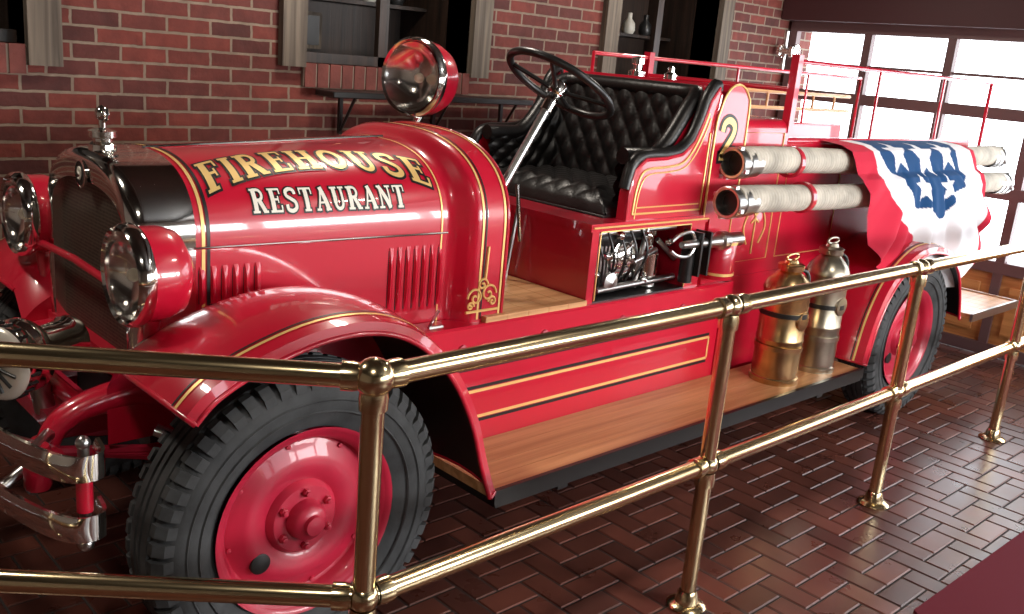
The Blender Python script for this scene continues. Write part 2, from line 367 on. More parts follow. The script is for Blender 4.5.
# headlights
def lamp(g,c,d,R,depth,body='red'):
    g.lathe(c,d,[(.0,R*.93),(.012,R*1.0),(.0,R*1.07),(-.02,R*1.09),(-.035,R*1.03),(-.036,R)],'nickel',40)
    g.lathe(c,d,[(-.036,R),(-depth*.55,R),(-depth*.8,R*.9),(-depth*.95,R*.6),(-depth,R*.2),(-depth,0)],body,40)
    g.lathe(c,d,[(.004,R*.93),(-.03,R*.82),(-.06,R*.55),(-.075,R*.2),(-.075,.0)],'reflector',40)
    g.lathe(c,d,[(.006,R*.93),(.02,R*.6),(.025,0)],'glass',40)
    g.ball(Vector(c)-Vector(d).normalized()*.04,R*.14,'bulb',12)
for i,y in enumerate((2.41,2*YC-2.41)):
    g=G();lamp(g,(.925,y,1.105),(-1,0,0),.128,.165)
    g.tube([(1.0,y,.98),(1.0,y+(.03 if i==0 else -.03),.86),(1.05,YC-.36 if i==0 else YC+.36,.76)],[.022,.016,.02],'red',12)
    tb(g,'headlight_%d'%(i+1))
g=G();g.tube([(.965,2.5,1.03),(.955,YC,1.05),(.965,2*YC-2.5,1.03)],.012,'red',12);tb(g,'headlight_bar')
# lettering
LT={'F':(.66,[((.18,0),(.18,1),.22),((0,.955),(.62,.955),.09),((.6,.97),(.6,.72),.07),((.18,.52),(.48,.52),.09),((.48,.66),(.48,.38),.06),((0,.045),(.38,.045),.09)]),
'E':(.68,[((.18,0),(.18,1),.22),((0,.955),(.62,.955),.09),((.6,.97),(.6,.74),.07),((.18,.52),(.48,.52),.09),((.48,.66),(.48,.38),.06),((0,.045),(.64,.045),.09),((.62,.03),(.62,.28),.07)]),
'I':(.36,[((.18,0),(.18,1),.22),((0,.955),(.36,.955),.09),((0,.045),(.36,.045),.09)]),
'H':(.82,[((.18,0),(.18,1),.22),((.64,0),(.64,1),.22),((.18,.5),(.64,.5),.09),((0,.955),(.36,.955),.09),((0,.045),(.36,.045),.09),((.46,.955),(.82,.955),.09),((.46,.045),(.82,.045),.09)]),
'T':(.72,[((.36,0),(.36,1),.22),((.02,.955),(.70,.955),.09),((.05,.97),(.05,.7),.07),((.67,.97),(.67,.7),.07),((.18,.045),(.54,.045),.09)]),
'A':(.80,[((.12,0),(.4,.98),.09),((.38,1),(.68,0),.22),((.2,.33),(.58,.33),.08),((0,.045),(.26,.045),.09),((.52,.045),(.82,.045),.09)]),
'N':(.84,[((.16,0),(.16,1),.1),((.14,.98),(.68,.02),.22),((.68,0),(.68,1),.1),((0,.045),(.32,.045),.09),((0,.955),(.26,.955),.09),((.52,.955),(.84,.955),.09)])}
def el(cx,cy,rx,ry,a0,a1,n=20): return [(cx+rx*cos(math.radians(lerp(a0,a1,i/n))),cy+ry*sin(math.radians(lerp(a0,a1,i/n)))) for i in range(n+1)]
LT['O']=(.84,[(*el(.42,.5,.30,.42,0,360,28),.18)])
LT['R']=(.80,[((.18,0),(.18,1),.22),(*([(.18,.955)]+el(.38,.735,.2,.22,90,-90,12)+[(.18,.515)]),.13),((.40,.5),(.64,.05),.2),((0,.045),(.36,.045),.09),((.55,.045),(.80,.045),.09),((0,.955),(.3,.955),.09)])
LT['U']=(.80,[(*([(.18,1),(.18,.35)]+el(.4,.3,.22,.24,180,360,14)+[(.62,.35),(.62,1)]),.14),((.19,1),(.19,.3),.22),((0,.955),(.38,.955),.09),((.48,.955),(.8,.955),.09)])
sp=catmull([(.60,.72,0),(.56,.9,0),(.36,.955,0),(.15,.85,0),(.15,.66,0),(.36,.53,0),(.57,.38,0),(.58,.16,0),(.38,.045,0),(.14,.1,0),(.1,.3,0)],5)
LT['S']=(.72,[(*[(p.x,p.y) for p in sp],.16)])
sp=catmull([(.1,.7,0),(.16,.9,0),(.36,.97,0),(.58,.86,0),(.6,.66,0),(.42,.42,0),(.12,.08,0)],5)
LT['2']=(.72,[(*[(p.x,p.y) for p in sp],.16),((.08,.08),(.64,.08),.16),((.64,.03),(.64,.28),.08)])
def strokes(g,text,f,k,ex=0,off=.003,gap=.1):
    W_=sum(LT[c][0]+gap for c in text)-gap;u0=0
    for c in text:
        w,S=LT[c]
        for st in S:
            pts=[Vector((p[0]+u0,p[1])) for p in st[:-1]];wd=st[-1]/2+ex
            if ex and len(pts)==2:
                d=(pts[1]-pts[0]).normalized()*ex;pts=[pts[0]-d,pts[1]+d]
            q=[pts[0]]
            for a_,b_ in zip(pts,pts[1:]):
                n=max(1,int((b_-a_).length/.12))
                q+=[a_.lerp(b_,i/n) for i in range(1,n+1)]
            secs=[]
            for i,p in enumerate(q):
                d=(q[min(i+1,len(q)-1)]-q[max(0,i-1)]).normalized();n_=Vector((-d.y,d.x))*wd
                secs.append([f((p+n_).x/W_,(p+n_).y,off),f(p.x/W_,p.y,off),f((p-n_).x/W_,(p-n_).y,off)])
            g.loft(secs,k,False)
        u0+=w+gap
g=G()
def ff(u,v,off): return hoodpt(lerp(1.225,2.0,u),lerp(.155,.28,v)+.09*(1-(2*u-1)**2),off)
def fr(u,v,off): return hoodpt(lerp(1.345,1.88,u),lerp(.092,.168,v),off)
strokes(g,'FIREHOUSE',ff,'ink',.07,.002,.16);strokes(g,'FIREHOUSE',ff,'gold',0,.0035,.16)
strokes(g,'RESTAURANT',fr,'ink',.07,.002,.14);strokes(g,'RESTAURANT',fr,'cream',0,.0035,.14)
tb(g,'hood_lettering')
# fenders
prof=catmull([(.905,0,.855),(.97,0,.915),(1.10,0,.975),(1.28,0,1.02),(1.46,0,1.015),(1.61,0,.95),(1.74,0,.82),(1.83,0,.66),(1.885,0,.5),(1.93,0,.385)],5)
def fender(g,prof,y0,y1,crown=.035,apron=None):
    def pt(i,v,off=0):
        p=prof[i];d=(prof[min(i+1,len(prof)-1)]-prof[max(i-1,0)]).normalized();n=Vector((-d.z,0,d.x))
        hgt=crown*(sin(pi*min(1,v*1.02))**.8 if v<.99 else 0)
        y=lerp(y0,y1,v)
        if v>.96: hgt-=.022
        return p+Vector((0,y-p.y,0))+n*(hgt+off)
    vs=[0,.08,.2,.35,.5,.65,.8,.9,.95,.97]
    N=len(prof)
    def sec(i,off): return [pt(i,v,off) for v in vs]
    g.loft([sec(i,0) for i in range(N)],'red');g.loft([sec(i,-.008) for i in range(N)],'black')
    g.tube([pt(i,.965,-.006) for i in range(N)],.008,'red',10)
    for v0,k,w in ((.86,'gold',.02),(.83,'ink',.012)):
        g.loft([[pt(i,v0-w/2,.0025),pt(i,v0+w/2,.0025)] for i in range(N)],k)
    for e in (0,N-1): g.tube([pt(e,v,-.004) for v in vs],.008,'red',10)
    if apron: g.loft([[pt(i,0),Vector((prof[i].x,apron,max(.60,prof[i].z-.09))),Vector((prof[i].x,apron,min(.60,prof[i].z-.09)))] for i in range(N)],'red')
g=G();fender(g,prof,2.42,1.97,.035,2.495);tb(g,'front_fenders',True)
prof2=catmull([(4.44,0,.40),(4.50,0,.62),(4.62,0,.80),(4.82,0,.92),(5.02,0,.95),(5.25,0,.91),(5.42,0,.80),(5.52,0,.65),(5.58,0,.5)],5)
g=G();fender(g,prof2,2.47,1.99);tb(g,'rear_fenders',True)
# wheels
def wheel(x,z,R,front):
    g=G();yo=2.03;yi=2.24;ym=(yo+yi)/2
    k=R/.46;c=(x,ym,z)
    pr=[(-.070,.285),(-.085,.31),(-.102,.35),(-.105,.385),(-.098,.415),(-.092,.42),(-.088,.428),(-.078,.440),(-.06,.447),(-.05,.447),(-.048,.459),(-.02,.461),(-.018,.452),(-.010,.452),(-.008,.461)]
    pr=pr+[(-a_,b_) for a_,b_ in pr[::-1]]
    g.lathe(c,(0,1,0),[(a_,b_*k) for a_,b_ in pr],'rubber',72)
    for rr in (.335,.372): g.lathe(c,(0,1,0),[(-.099 if rr<.35 else -.105,rr*k),(-.104 if rr<.35 else -.109,(rr+.004)*k),(-.099 if rr<.35 else -.105,(rr+.008)*k)],'rubber',72)
    N=56
    for i in range(N):
        a_=2*pi*i/N;ca,sa=cos(a_),sin(a_)
        for sg in (-1,1):
            pts=[]
            for dy,r_ in ((-.101,.408),(-.100,.434),(-.080,.458),(-.060,.461),(-.056,.44)):
                for t_ in (-.016,.016):
                    pts.append((x+ca*r_*k-sa*t_,ym+dy*sg,z+sa*r_*k+ca*t_))
            g.add(pts,[(0,1,3,2),(2,3,5,4),(4,5,7,6),(6,7,9,8),(0,2,4,6,8),(1,9,7,5,3)],'rubber')
    g.lathe(c,(0,-1,0),[(.0,.24*k),(.055,.245*k),(.075,.262*k),(.082,.282*k),(.088,.288*k),(.085,.276*k),(.070,.262*k),(.045,.25*k),(.035,.245*k),(.03,.235*k),(.035,.22*k),(.05,.19*k),(.055,.17*k),(.048,.13*k),(.04,.115*k),(.052,.108*k),(.06,.10*k),(.06,.062*k),(.065,.06*k),(.09,.055*k),(.10,.045*k),(.105,.03*k),(.118,.028*k),(.12,.0)],'red2',48)
    g.lathe(c,(0,1,0),[(0,.25*k),(.08,.28*k),(.06,.25*k),(.03,.1),(.03,0)],'red2',32)
    for i in range(6):
        a_=2*pi*(i+.5)/6;g.lathe((x+cos(a_)*.083*k,ym-.058,z+sin(a_)*.083*k),(0,-1,0),[(0,.013),(.014,.012),(.016,.009),(.022,.008),(.023,0)],'red2',6)
    for i in range(8):
        a_=2*pi*i/8+.2;g.lathe((x+cos(a_)*.228*k,ym-.034,z+sin(a_)*.228*k),(0,-1,0),[(0,.008),(.006,.007),(.007,0)],'red2',6)
    a_=math.radians(218);g.lathe((x+cos(a_)*.172*k,ym-.052,z+sin(a_)*.172*k),(0,-1,0),[(-.01,.03),(.003,.03),(.0045,.027),(.0046,0)],'ink',24)
    return g
for i,(x,z,R) in enumerate(((1.285,.447,.447),(5.02,.44,.44))):
    g=wheel(x,z,R,i==0)
    g.tube([(x,2.2,z),(x,YC,z-.02)],.035,'red2',12)
    tb(g,('front','rear')[i]+'_wheels',True)
# chassis
g=G()
g.box(1.0,6.2,2.50,2.56,.62,.74,'red2');g.box(1.05,6.1,2.56,3.16,.52,.66,'black')
for yy in (2.53,):
    pts=catmull([(1.15,yy,.70),(1.0,yy,.73),(.88,yy,.72),(.79,yy,.68),(.75,yy,.61)],5)
    g.tube(pts,[lerp(.05,.03,i/(len(pts)-1)) for i in range(len(pts))],'red',12)
    g.lathe((.75,yy-.05,.6),(0,1,0),[(0,.0),(0,.035),(.1,.035),(.1,0)],'red',16)
    for j in range(5):
        L_=.52-.07*j;g.tube([(1.285-L_,yy,.60-.018*j),(1.285-L_/2,yy,.535-.018*j+.01),(1.285,yy,.515-.018*j+.02),(1.285+L_/2,yy,.535-.018*j+.01),(1.285+L_,yy,.60-.018*j)],.016,'red2',8)
    g.box(1.24,1.33,yy-.05,yy+.05,.40,.53,'red2')
    for zz in (.66,.56):
        g.tube([(.77,yy,zz),(.68,yy-.12,zz)],.018,'steel',10)
    g.lathe((.70,yy-.10,.61),(0,0,1),[(-.06,.0),(-.06,.03),(-.05,.035),(.05,.035),(.06,.03),(.06,0)],'red',16)
    g.tube([(1.0,2.40,.66),(1.12,2.3,.60),(1.28,2.26,.50)],.018,'steel',10)
g.tube([(.86,2.56,.70),(.86,YC,.70)],.025,'red',12)
tb(g,'chassis',True)
g=G() # bumper
for z in (.545,.705):
    pts=catmull([(.785,2.25,z),(.765,2.165,z),(.70,2.165,z),(.645,2.28,z),(.60,2.5,z),(.585,YC,z)],6)
    secs=[];hh=.034
    for p in pts: secs.append([(p.x,p.y,p.z-hh),(p.x-.007,p.y,p.z-hh/2),(p.x-.009,p.y,p.z),(p.x-.007,p.y,p.z+hh/2),(p.x,p.y,p.z+hh),(p.x+.01,p.y,p.z+hh),(p.x+.01,p.y,p.z-hh)])
    g.loft(secs,'nickel',True,True)
g.tube([(.735,2.19,.49),(.735,2.19,.75)],.014,'steel',12);g.tube([(.735,2.19,.58),(.735,2.19,.67)],.02,'red',12);g.ball((.735,2.19,.76),.018,'steel',12);g.ball((.735,2.19,.49),.02,'steel',12)
for z in (.545,.705): g.tube([(.61,2.47,z),(.75,2.5,.62)],.016,'steel',10)
tb(g,'bumper',True)
g=G() # siren
c0=Vector((.77,2.72,.825));axs=Vector((-.86,-.5,0)).normalized()
g.lathe(c0,axs,[(.12,.0),(.12,.03),(.122,.05),(.12,.085),(.112,.1),(.1,.106)],'sirenpaint',40)
g.lathe(c0,axs,[(.1,.106),(.06,.106),(.05,.098),(.045,.098),(.035,.106),(.01,.106),(.0,.1),(-.02,.085),(-.03,.062),(-.14,.062),(-.15,.07),(-.17,.07),(-.18,.045),(-.19,.0)],'nickel',40)
xx_=axs.orthogonal().normalized();yy_=axs.cross(xx_)
for i in range(14):
    a_=2*pi*i/14;g.tube([c0+axs*.1235+(xx_*cos(a_)+yy_*sin(a_))*.03,c0+axs*.1215+(xx_*cos(a_)+yy_*sin(a_))*.08],.0055,'ink',6)
for i in range(24):
    a_=2*pi*i/24;g.tube([c0+axs*.065+(xx_*cos(a_)+yy_*sin(a_))*.106,c0+axs*.095+(xx_*cos(a_)+yy_*sin(a_))*.1065],.005,'ink',6)
g.ball(c0+axs*.125,.02,'nickel',16)
g.tube([c0-axs*.03+Vector((0,0,-.05)),c0-axs*.06+Vector((0,0,-.19))],.03,'steel',12)
g.box(.80,.95,2.6,3.2,.60,.65,'red2')
tb(g,'siren')
# running boards + valance
g=G()
for j in range(4): g.box(1.95,4.42,2.012+j*.085,2.012+j*.085+.083,.345,.38,'oak')
g.box(1.94,4.43,1.995,2.012,.335,.385,'black');g.box(1.95,4.42,2.0,2.4,.32,.345,'black')
for x in (2.3,3.2,4.1): g.box(x,x+.05,2.05,2.5,.27,.33,'black')
tb(g,'running_boards',True)
g=G()
g.box(1.90,3.62,2.352,2.45,.34,.68,'red');g.rbox(1.88,3.66,2.335,2.45,.68,.83,'red',.008)
def gline(x0,x1,z,y=2.3515,w=.008,k='gold'): g.box(x0,x1,y-.001,y+.0005,z-w/2,z+w/2,k)
gline(1.97,3.56,.575,w=.011);gline(1.97,3.56,.590,w=.012,k='ink');gline(1.97,3.56,.475,w=.011);gline(1.97,3.56,.460,w=.012,k='ink')
for x in (1.97,3.56): g.box(x-.005,x+.005,2.3505,2.352,.475,.575,'gold')
gline(1.92,3.6,.663,w=.01,k='ink')
for x in (2.05,2.45,2.9,3.3): g.lathe((x,2.335,.75),(0,-1,0),[(0,.02),(.008,.018),(.01,.01),(.016,.009),(.017,0)],'red2',8)
g.box(3.62,4.5,2.40,2.46,.34,.83,'red')
g.box(3.62,3.68,2.34,2.42,.38,.83,'red')
tb(g,'side_valance',True)
g=G()
for j in range(5): g.box(2.16+j*.105,2.16+j*.105+.103,2.345,2*YC-2.345,.825,.85,'oak')
tb(g,'cab_floor')
g=G()
y0,y1=2.36,2*YC-2.36
g.box(2.69,2.73,y0,y1,.83,1.13,'red');g.box(3.32,3.42,y0,y1,.83,1.13,'red');g.box(2.67,3.42,y0-.01,y1+.01,1.12,1.15,'red')
g.box(2.73,3.32,YC-.1,YC+.4,.83,1.12,'black');g.box(2.73,3.32,y0,y1,.82,.835,'black')
g.tube([(2.68,y0-.013,1.135),(3.42,y0-.013,1.135)],.004,'gold',8)
g.tube([(2.735,y0-.003,.84),(2.735,y0-.003,1.115),(3.315,y0-.003,1.115),(3.315,y0-.003,.84)],.0035,'gold',8)
tb(g,'seat_box')
g=G() # pump/engine parts
g.rbox(2.76,2.93,2.46,2.66,.84,1.02,'black',.02)
for i in range(7): g.box(2.77+i*.022,2.78+i*.022,2.45,2.62,.86,1.03,'steel')
g.lathe((3.0,2.46,.965),(0,-1,0),[(-.1,.085),(.0,.088),(.02,.088),(.025,.07),(.03,.065),(.035,.03),(.055,.028),(.06,.0)],'nickel',32)
for i in range(6):
    a_=2*pi*i/6;g.lathe((3.0+.075*cos(a_),2.44,.965+.075*sin(a_)),(0,-1,0),[(0,.01),(.012,.01),(.013,0)],'steel',6)
g.lathe((2.80,2.46,1.065),(1,0,0),[(0,0),(0,.035),(.22,.035),(.24,.025),(.3,.025),(.3,0)],'black',20)
g.lathe((3.17,2.46,.93),(0,0,1),[(-.09,.05),(.05,.05),(.06,.04),(.08,.02),(.13,.02),(.13,.035),(.15,.035),(.15,0)],'nickel',24)
g.lathe((2.88,2.42,.89),(0,-1,0),[(0,.04),(.02,.04),(.025,.015),(.03,0)],'steel',20)
for (p,q,rr) in [((2.76,2.43,1.09),(3.30,2.43,1.09),.011),((3.05,2.42,.85),(3.1,2.42,1.1),.012),((2.8,2.41,.86),(3.3,2.41,.875),.015),((3.0,2.40,.965),(3.17,2.42,1.0),.014),((3.2,2.44,1.04),(3.31,2.42,.95),.012)]: g.tube([p,q],rr,'steel',10)
for i in range(5): g.tube(catmull([(2.78+i*.07,2.42,1.1),(2.80+i*.07,2.39,1.0),(2.84+i*.05,2.42,.88)],5),.005,'black',8)
for x,z in ((2.79,.93),(2.85,1.0),(3.10,.88),(3.1,1.07),(2.92,1.08),(3.25,1.03)): g.lathe((x,2.42,z),(0,-1,0),[(0,.018),(.02,.017),(.025,.01),(.03,0)],'nickel',12)
tb(g,'pump_engine')
g=G() # nozzle + bracket
g.lathe((3.20,2.31,1.04),(1,0,.0),[(0,.0),(0,.014),(.02,.016),(.1,.02),(.2,.026),(.26,.03),(.27,.042),(.31,.042),(.315,.032),(.42,.032),(.42,0)],'steel',24)
for sg in (-1,1): g.tube(catmull([(3.30,2.31,1.04),(3.26,2.31,1.04+sg*.05),(3.18,2.31,1.04+sg*.045),(3.13,2.31,1.04+sg*.02)],5),.008,'steel',8)
for x in (3.30,3.36): g.box(x,x+.012,2.28,2.38,.9,1.09,'black')
g.lathe((3.28,2.33,.97),(0,0,1),[(-.1,0),(-.1,.03),(.03,.03),(.03,0)],'black',16)
g.lathe((3.54,2.35,1.0),(0,0,1),[(-.14,.0),(-.14,.07),(-.12,.075),(.03,.075),(.05,.06),(.05,0)],'red',24)
for z in (.88,1.02): g.lathe((3.54,2.35,z),(0,0,1),[(0,.0755),(0,.078),(.012,.078),(.012,.0755)],'gold',24)
tb(g,'nozzle')
# seat
path=catmull([(2.92,2.45,0),(3.10,2.45,0),(3.25,2.45,0),(3.335,2.465,0),(3.375,2.53,0),(3.38,2.68,0),(3.38,YC,0)],6)
path=path+[Vector((p.x,2*YC-p.y,0)) for p in path[::-1][1:]]
cl=[0]
for a_,b_ in zip(path,path[1:]): cl.append(cl[-1]+(b_-a_).length)
def zt_at(p):
    t=max(0,min(1,(p.x-3.10)/.26));t=t*t*(3-2*t);return lerp(1.395,1.655,t)
def backpt(s,v,off=0):
    i=max(0,min(len(cl)-2,next((j for j in range(len(cl)-1) if cl[j+1]>=s),len(cl)-2)))
    t=(s-cl[i])/(cl[i+1]-cl[i]);p=path[i].lerp(path[i+1],t);d=(path[min(i+2,len(path)-1)]-path[max(i-1,0)]).normalized();n=Vector((-d.y,d.x,0))
    c=Vector((3.1,YC,0))-p
    if n.dot(c)<0: n=-n
    z=lerp(1.17,zt_at(p),v);lean=.04*v*max(0,min(1,(p.x-3.1)/.22))
    return Vector((p.x+lean,p.y,z))+n*off
g=G();S_=cl[-1];NU=200;NV=36
def tuft(a_,b_,d): return d*(abs(sin(pi*(a_+b_)))*abs(sin(pi*(a_-b_))))**.5
g.loft([[backpt(S_*i/NU,j/NV,.012+tuft(S_*i/NU/.10,j/NV*.5/.15,.020)) for j in range(NV+1)] for i in range(NU+1)],'leather')
g.tube([backpt(S_*i/80,1,.0) for i in range(81)],.034,'leather',12)
tb(g,'seat_back',sharp=80)
g=G()
g.loft([[backpt(S_*i/80,-.05,-.03),backpt(S_*i/80,1,-.03)] for i in range(81)],'red')
g.loft([[backpt(S_*i/80,-.05,-.03),backpt(S_*i/80,-.05,.03)] for i in range(81)],'red')
arm=[(2.88,1.14),(2.885,1.26),(2.91,1.35),(2.97,1.39),(3.1,1.395),(3.2,1.41),(3.27,1.46),(3.315,1.54),(3.35,1.63),(3.40,1.685),(3.415,1.66),(3.39,1.5),(3.385,1.3),(3.38,1.14)]
g.prism(arm,2.365,2.415,'red')
g.tube([(x,2.367,z) for x,z in arm],.008,'red',8,closed=True)
ins=[(2.915,1.175),(2.925,1.27),(2.95,1.335),(3.0,1.355),(3.1,1.36),(3.2,1.375),(3.26,1.42),(3.305,1.49),(3.345,1.58)]
for dd,rr in ((0,.005),(.02,.0028)):
    g.tube([(p.x+dd*.8,2.3635,p.y-dd) for p in catmull([(a_,b_,0) for a_,b_ in ins],4)],rr,'gold',8)
g.tube([(2.915,2.3635,1.175),(3.365,2.3635,1.175),(3.37,2.3635,1.5)],.0045,'gold',8);g.tube([(2.94,2.3635,1.20),(3.35,2.3635,1.20)],.003,'gold',8)
g.tube([(p.x,2.39,p.y+.014) for p in catmull([(a_,b_,0) for a_,b_ in arm[1:11]],4)],.026,'leather',12)
tb(g,'seat_shell',True)
g=G();NU,NV=140,60
def cush(i,j):
    x=lerp(2.84,3.37,j/NV);y=lerp(2.44,2*YC-2.44,i/NU);e=min(1,6*min(i/NU,1-i/NU,j/NV,1-j/NV))
    return Vector((x,y,1.17+.075*e**.5+tuft(y/.11,x/.11,.014)*e))
g.loft([[Vector((2.85,lerp(2.44,2*YC-2.44,i/NU),1.14)),Vector((2.835,lerp(2.44,2*YC-2.44,i/NU),1.155))]+[cush(i,j) for j in range(NV+1)] for i in range(NU+1)],'leather')
g.box(2.85,3.37,2.44,2*YC-2.44,1.135,1.17,'leather')
g.tube([(2.842,2.44,1.15),(2.842,2*YC-2.44,1.15)],.012,'leather',8)
tb(g,'seat_cushion',sharp=80)
# steering wheel
g=G();top=Vector((2.70,2.62,1.65));bot=Vector((2.30,2.66,.98));ax=(top-bot).normalized();xx=Vector((0,1,0)).cross(ax).normalized();yy=ax.cross(xx)
g.tube([top+(xx*cos(2*pi*i/48)+yy*sin(2*pi*i/48))*.222 for i in range(48)],.015,'black',12,closed=True)
for i in range(4):
    a_=2*pi*i/4+.5;d=xx*cos(a_)+yy*sin(a_);g.tube([top-ax*.03,top-ax*.015+d*.1,top+d*.212],.009,'black',8)
g.lathe(top-ax*.05,ax,[(0,.02),(.01,.035),(.04,.035),(.06,.02),(.065,0)],'nickel',20)
g.tube([bot,top-ax*.04],.018,'steel',14);g.tube([top-ax*.04,top-ax*.12],.026,'nickel',14)
tb(g,'steering_wheel')
g=G()
g.tube([(2.5,2.6,1.27),(2.52,2.58,1.05)],.008,'nickel',8);g.tube([(2.6,2.86,.85),(2.55,2.86,1.2)],.009,'steel',8);g.ball((2.55,2.86,1.21),.02,'black',12)
g.tube([(2.62,2.75,.85),(2.66,2.75,1.15)],.008,'steel',8)
for y in (2.55,2.68): g.rbox(2.3,2.32,y,y+.07,.9,.98,'steel',.005)
g.tube(catmull([(1.98,2.44,.79),(1.95,2.40,.83),(1.97,2.38,.89)],4),.006,'steel',8);g.tube([(1.93,2.38,.83),(1.99,2.38,.83)],.008,'steel',8)
tb(g,'controls')
g=G();d=Vector((-1,-.25,.05)).normalized();c=Vector((2.36,3.12,1.625))
lamp(g,c,d,.148,.17,'red')
g.tube([c-d*.08+Vector((0,0,-.14)),Vector((2.36,3.12,1.40)),Vector((2.30,3.12,1.33))],.016,'nickel',12)
g.ball(c-d*.17,.02,'nickel',12)
tb(g,'spotlight')
# number panel
def domed(w,z1,r,z0):
    pts=[(YC-w,z0)]
    for i in range(9): a_=pi-pi/2*i/8;pts.append((YC-w+r+r*cos(a_),z1-r+r*sin(a_)))
    for i in range(9): a_=pi/2-pi/2*i/8;pts.append((YC+w-r+r*cos(a_),z1-r+r*sin(a_)))
    return pts+[(YC+w,z0)]
g=G()
def domeL(x0,x1,w,z1,r,z0,k):
    p=domed(w,z1,r,z0);s1=[Vector((x0,a_,b_)) for a_,b_ in p];s2=[Vector((x1,a_,b_)) for a_,b_ in p]
    g.loft([s1,s2],k);g.add(s1,[tuple(range(len(s1)))],k);g.add(s2,[tuple(range(len(s1)))[::-1]],k)
domeL(3.47,3.62,.485,1.70,.10,.83,'red')
ear=[(3.39,1.13),(3.392,1.5),(3.41,1.60),(3.44,1.665),(3.49,1.70),(3.55,1.70),(3.60,1.66),(3.62,1.58),(3.62,1.13)]
for ya,yb in ((2.355,2.42),(2*YC-2.42,2*YC-2.355)): g.prism(ear,ya,yb,'red')
g.tube([(p.x,2.354,p.y) for p in catmull([(x,z,0) for x,z in ear],4)],.005,'gold',8)
def f2(u,v,off): return Vector((lerp(3.425,3.545,u),2.355-off,lerp(1.385,1.56,v)))
strokes(g,'2',f2,'ink',.08,.002);strokes(g,'2',f2,'gold',0,.0035)
g.lathe((3.55,2.95,1.70),(0,0,1),[(0,.04),(.02,.04),(.03,.02),(.05,.02),(.055,.03),(.08,.03),(.09,0)],'nickel',20)
g.lathe((3.55,2.75,1.70),(0,0,1),[(0,.03),(.02,.03),(.03,.015),(.05,.015),(.06,0)],'nickel',20)
tb(g,'number_panel')
g=G()
domeL(3.62,4.06,.455,1.56,.05,.83,'red')
g.box(3.42,3.62,2.40,2.46,.83,1.14,'red')
g.box(4.06,6.2,2.405,2.44,.74,1.46,'red');g.box(4.06,6.2,2*YC-2.44,2*YC-2.405,.74,1.46,'red');g.box(6.17,6.2,2.43,2*YC-2.43,.74,1.2,'red');g.box(4.06,6.2,2.43,2*YC-2.43,.74,.80,'red')
for z in (1.46,): g.tube([(4.06,2.42,z),(6.2,2.42,z)],.018,'red',12);g.tube([(4.06,2*YC-2.42,z),(6.2,2*YC-2.42,z)],.018,'red',12)
for x0,x1,z0,z1 in ((3.68,4.02,.90,1.50),(4.1,4.62,.9,1.4)):
    y=2.403
    g.tube([(x0,y,z0),(x1,y,z0),(x1,y,z1),(x0,y,z1)],.0035,'gold',6,closed=True)
for sc in ([(3.93,.98),(3.97,1.06),(3.93,1.14),(3.88,1.11),(3.91,1.08)],[(3.83,.98),(3.79,1.06),(3.83,1.14),(3.88,1.11),(3.85,1.08)],[(3.88,.93),(3.88,1.02),(3.88,1.2)]):
    g.tube([(p.x,2.402,p.y) for p in catmull([(a_,b_,0) for a_,b_ in sc],6)],.0045,'gold',6)
for j in range(8):
    y=2.48+j*.1
    g.tube([(4.12,y,1.30),(6.1,y,1.30)],.045,'canvas',10)
g.box(4.1,6.12,2.45,3.27,.8,1.28,'black')
tb(g,'hose_bed_body')
g=G()
for y,z in ((2.42,1.83),(2*YC-2.42,1.79)):
    x0=4.06 if y<3 else 3.62
    g.tube([(x0,y,1.5),(x0,y,z),(6.4,y,z),(6.4,y,1.2)],.011,'red',10)
    for x in (4.9,5.7): g.tube([(x,y,1.46),(x,y,z)],.009,'red',10)
g.box(4.04,4.08,2.40,2.44,1.5,1.86,'red');g.tube([(4.06,2.42,1.70),(4.06,2*YC-2.42,1.70)],.012,'red',10);g.tube([(3.62,2*YC-2.42,1.66),(4.6,2*YC-2.42,1.66)],.01,'red',10)
g.box(4.04,4.08,2*YC-2.44,2*YC-2.4,1.4,1.82,'red')
for z in (1.56,1.66): g.tube([(3.8,2*YC-2.36,z),(6.4,2*YC-2.36,z)],.012,'oak',8)
for i in range(9): g.tube([(3.95+i*.28,2*YC-2.36,1.56),(3.95+i*.28,2*YC-2.36,1.66)],.009,'oak',8)
tb(g,'rails')
g=G()
for j in range(6): g.box(5.72+j*.115,5.72+j*.115+.112,2.0,2*YC-2.0,.475,.50,'oak')
g.box(5.70,6.42,1.985,2.0,.46,.51,'steel');g.box(5.70,6.42,2*YC-2.0,2*YC-1.985,.46,.51,'steel');g.box(6.41,6.425,2.0,2*YC-2.0,.46,.51,'steel')
g.box(5.7,6.4,2.6,2.66,.40,.475,'black');g.box(5.7,6.4,3.06,3.12,.40,.475,'black');g.box(5.58,5.72,2.4,3.32,.5,.80,'red')
tb(g,'tailboard')
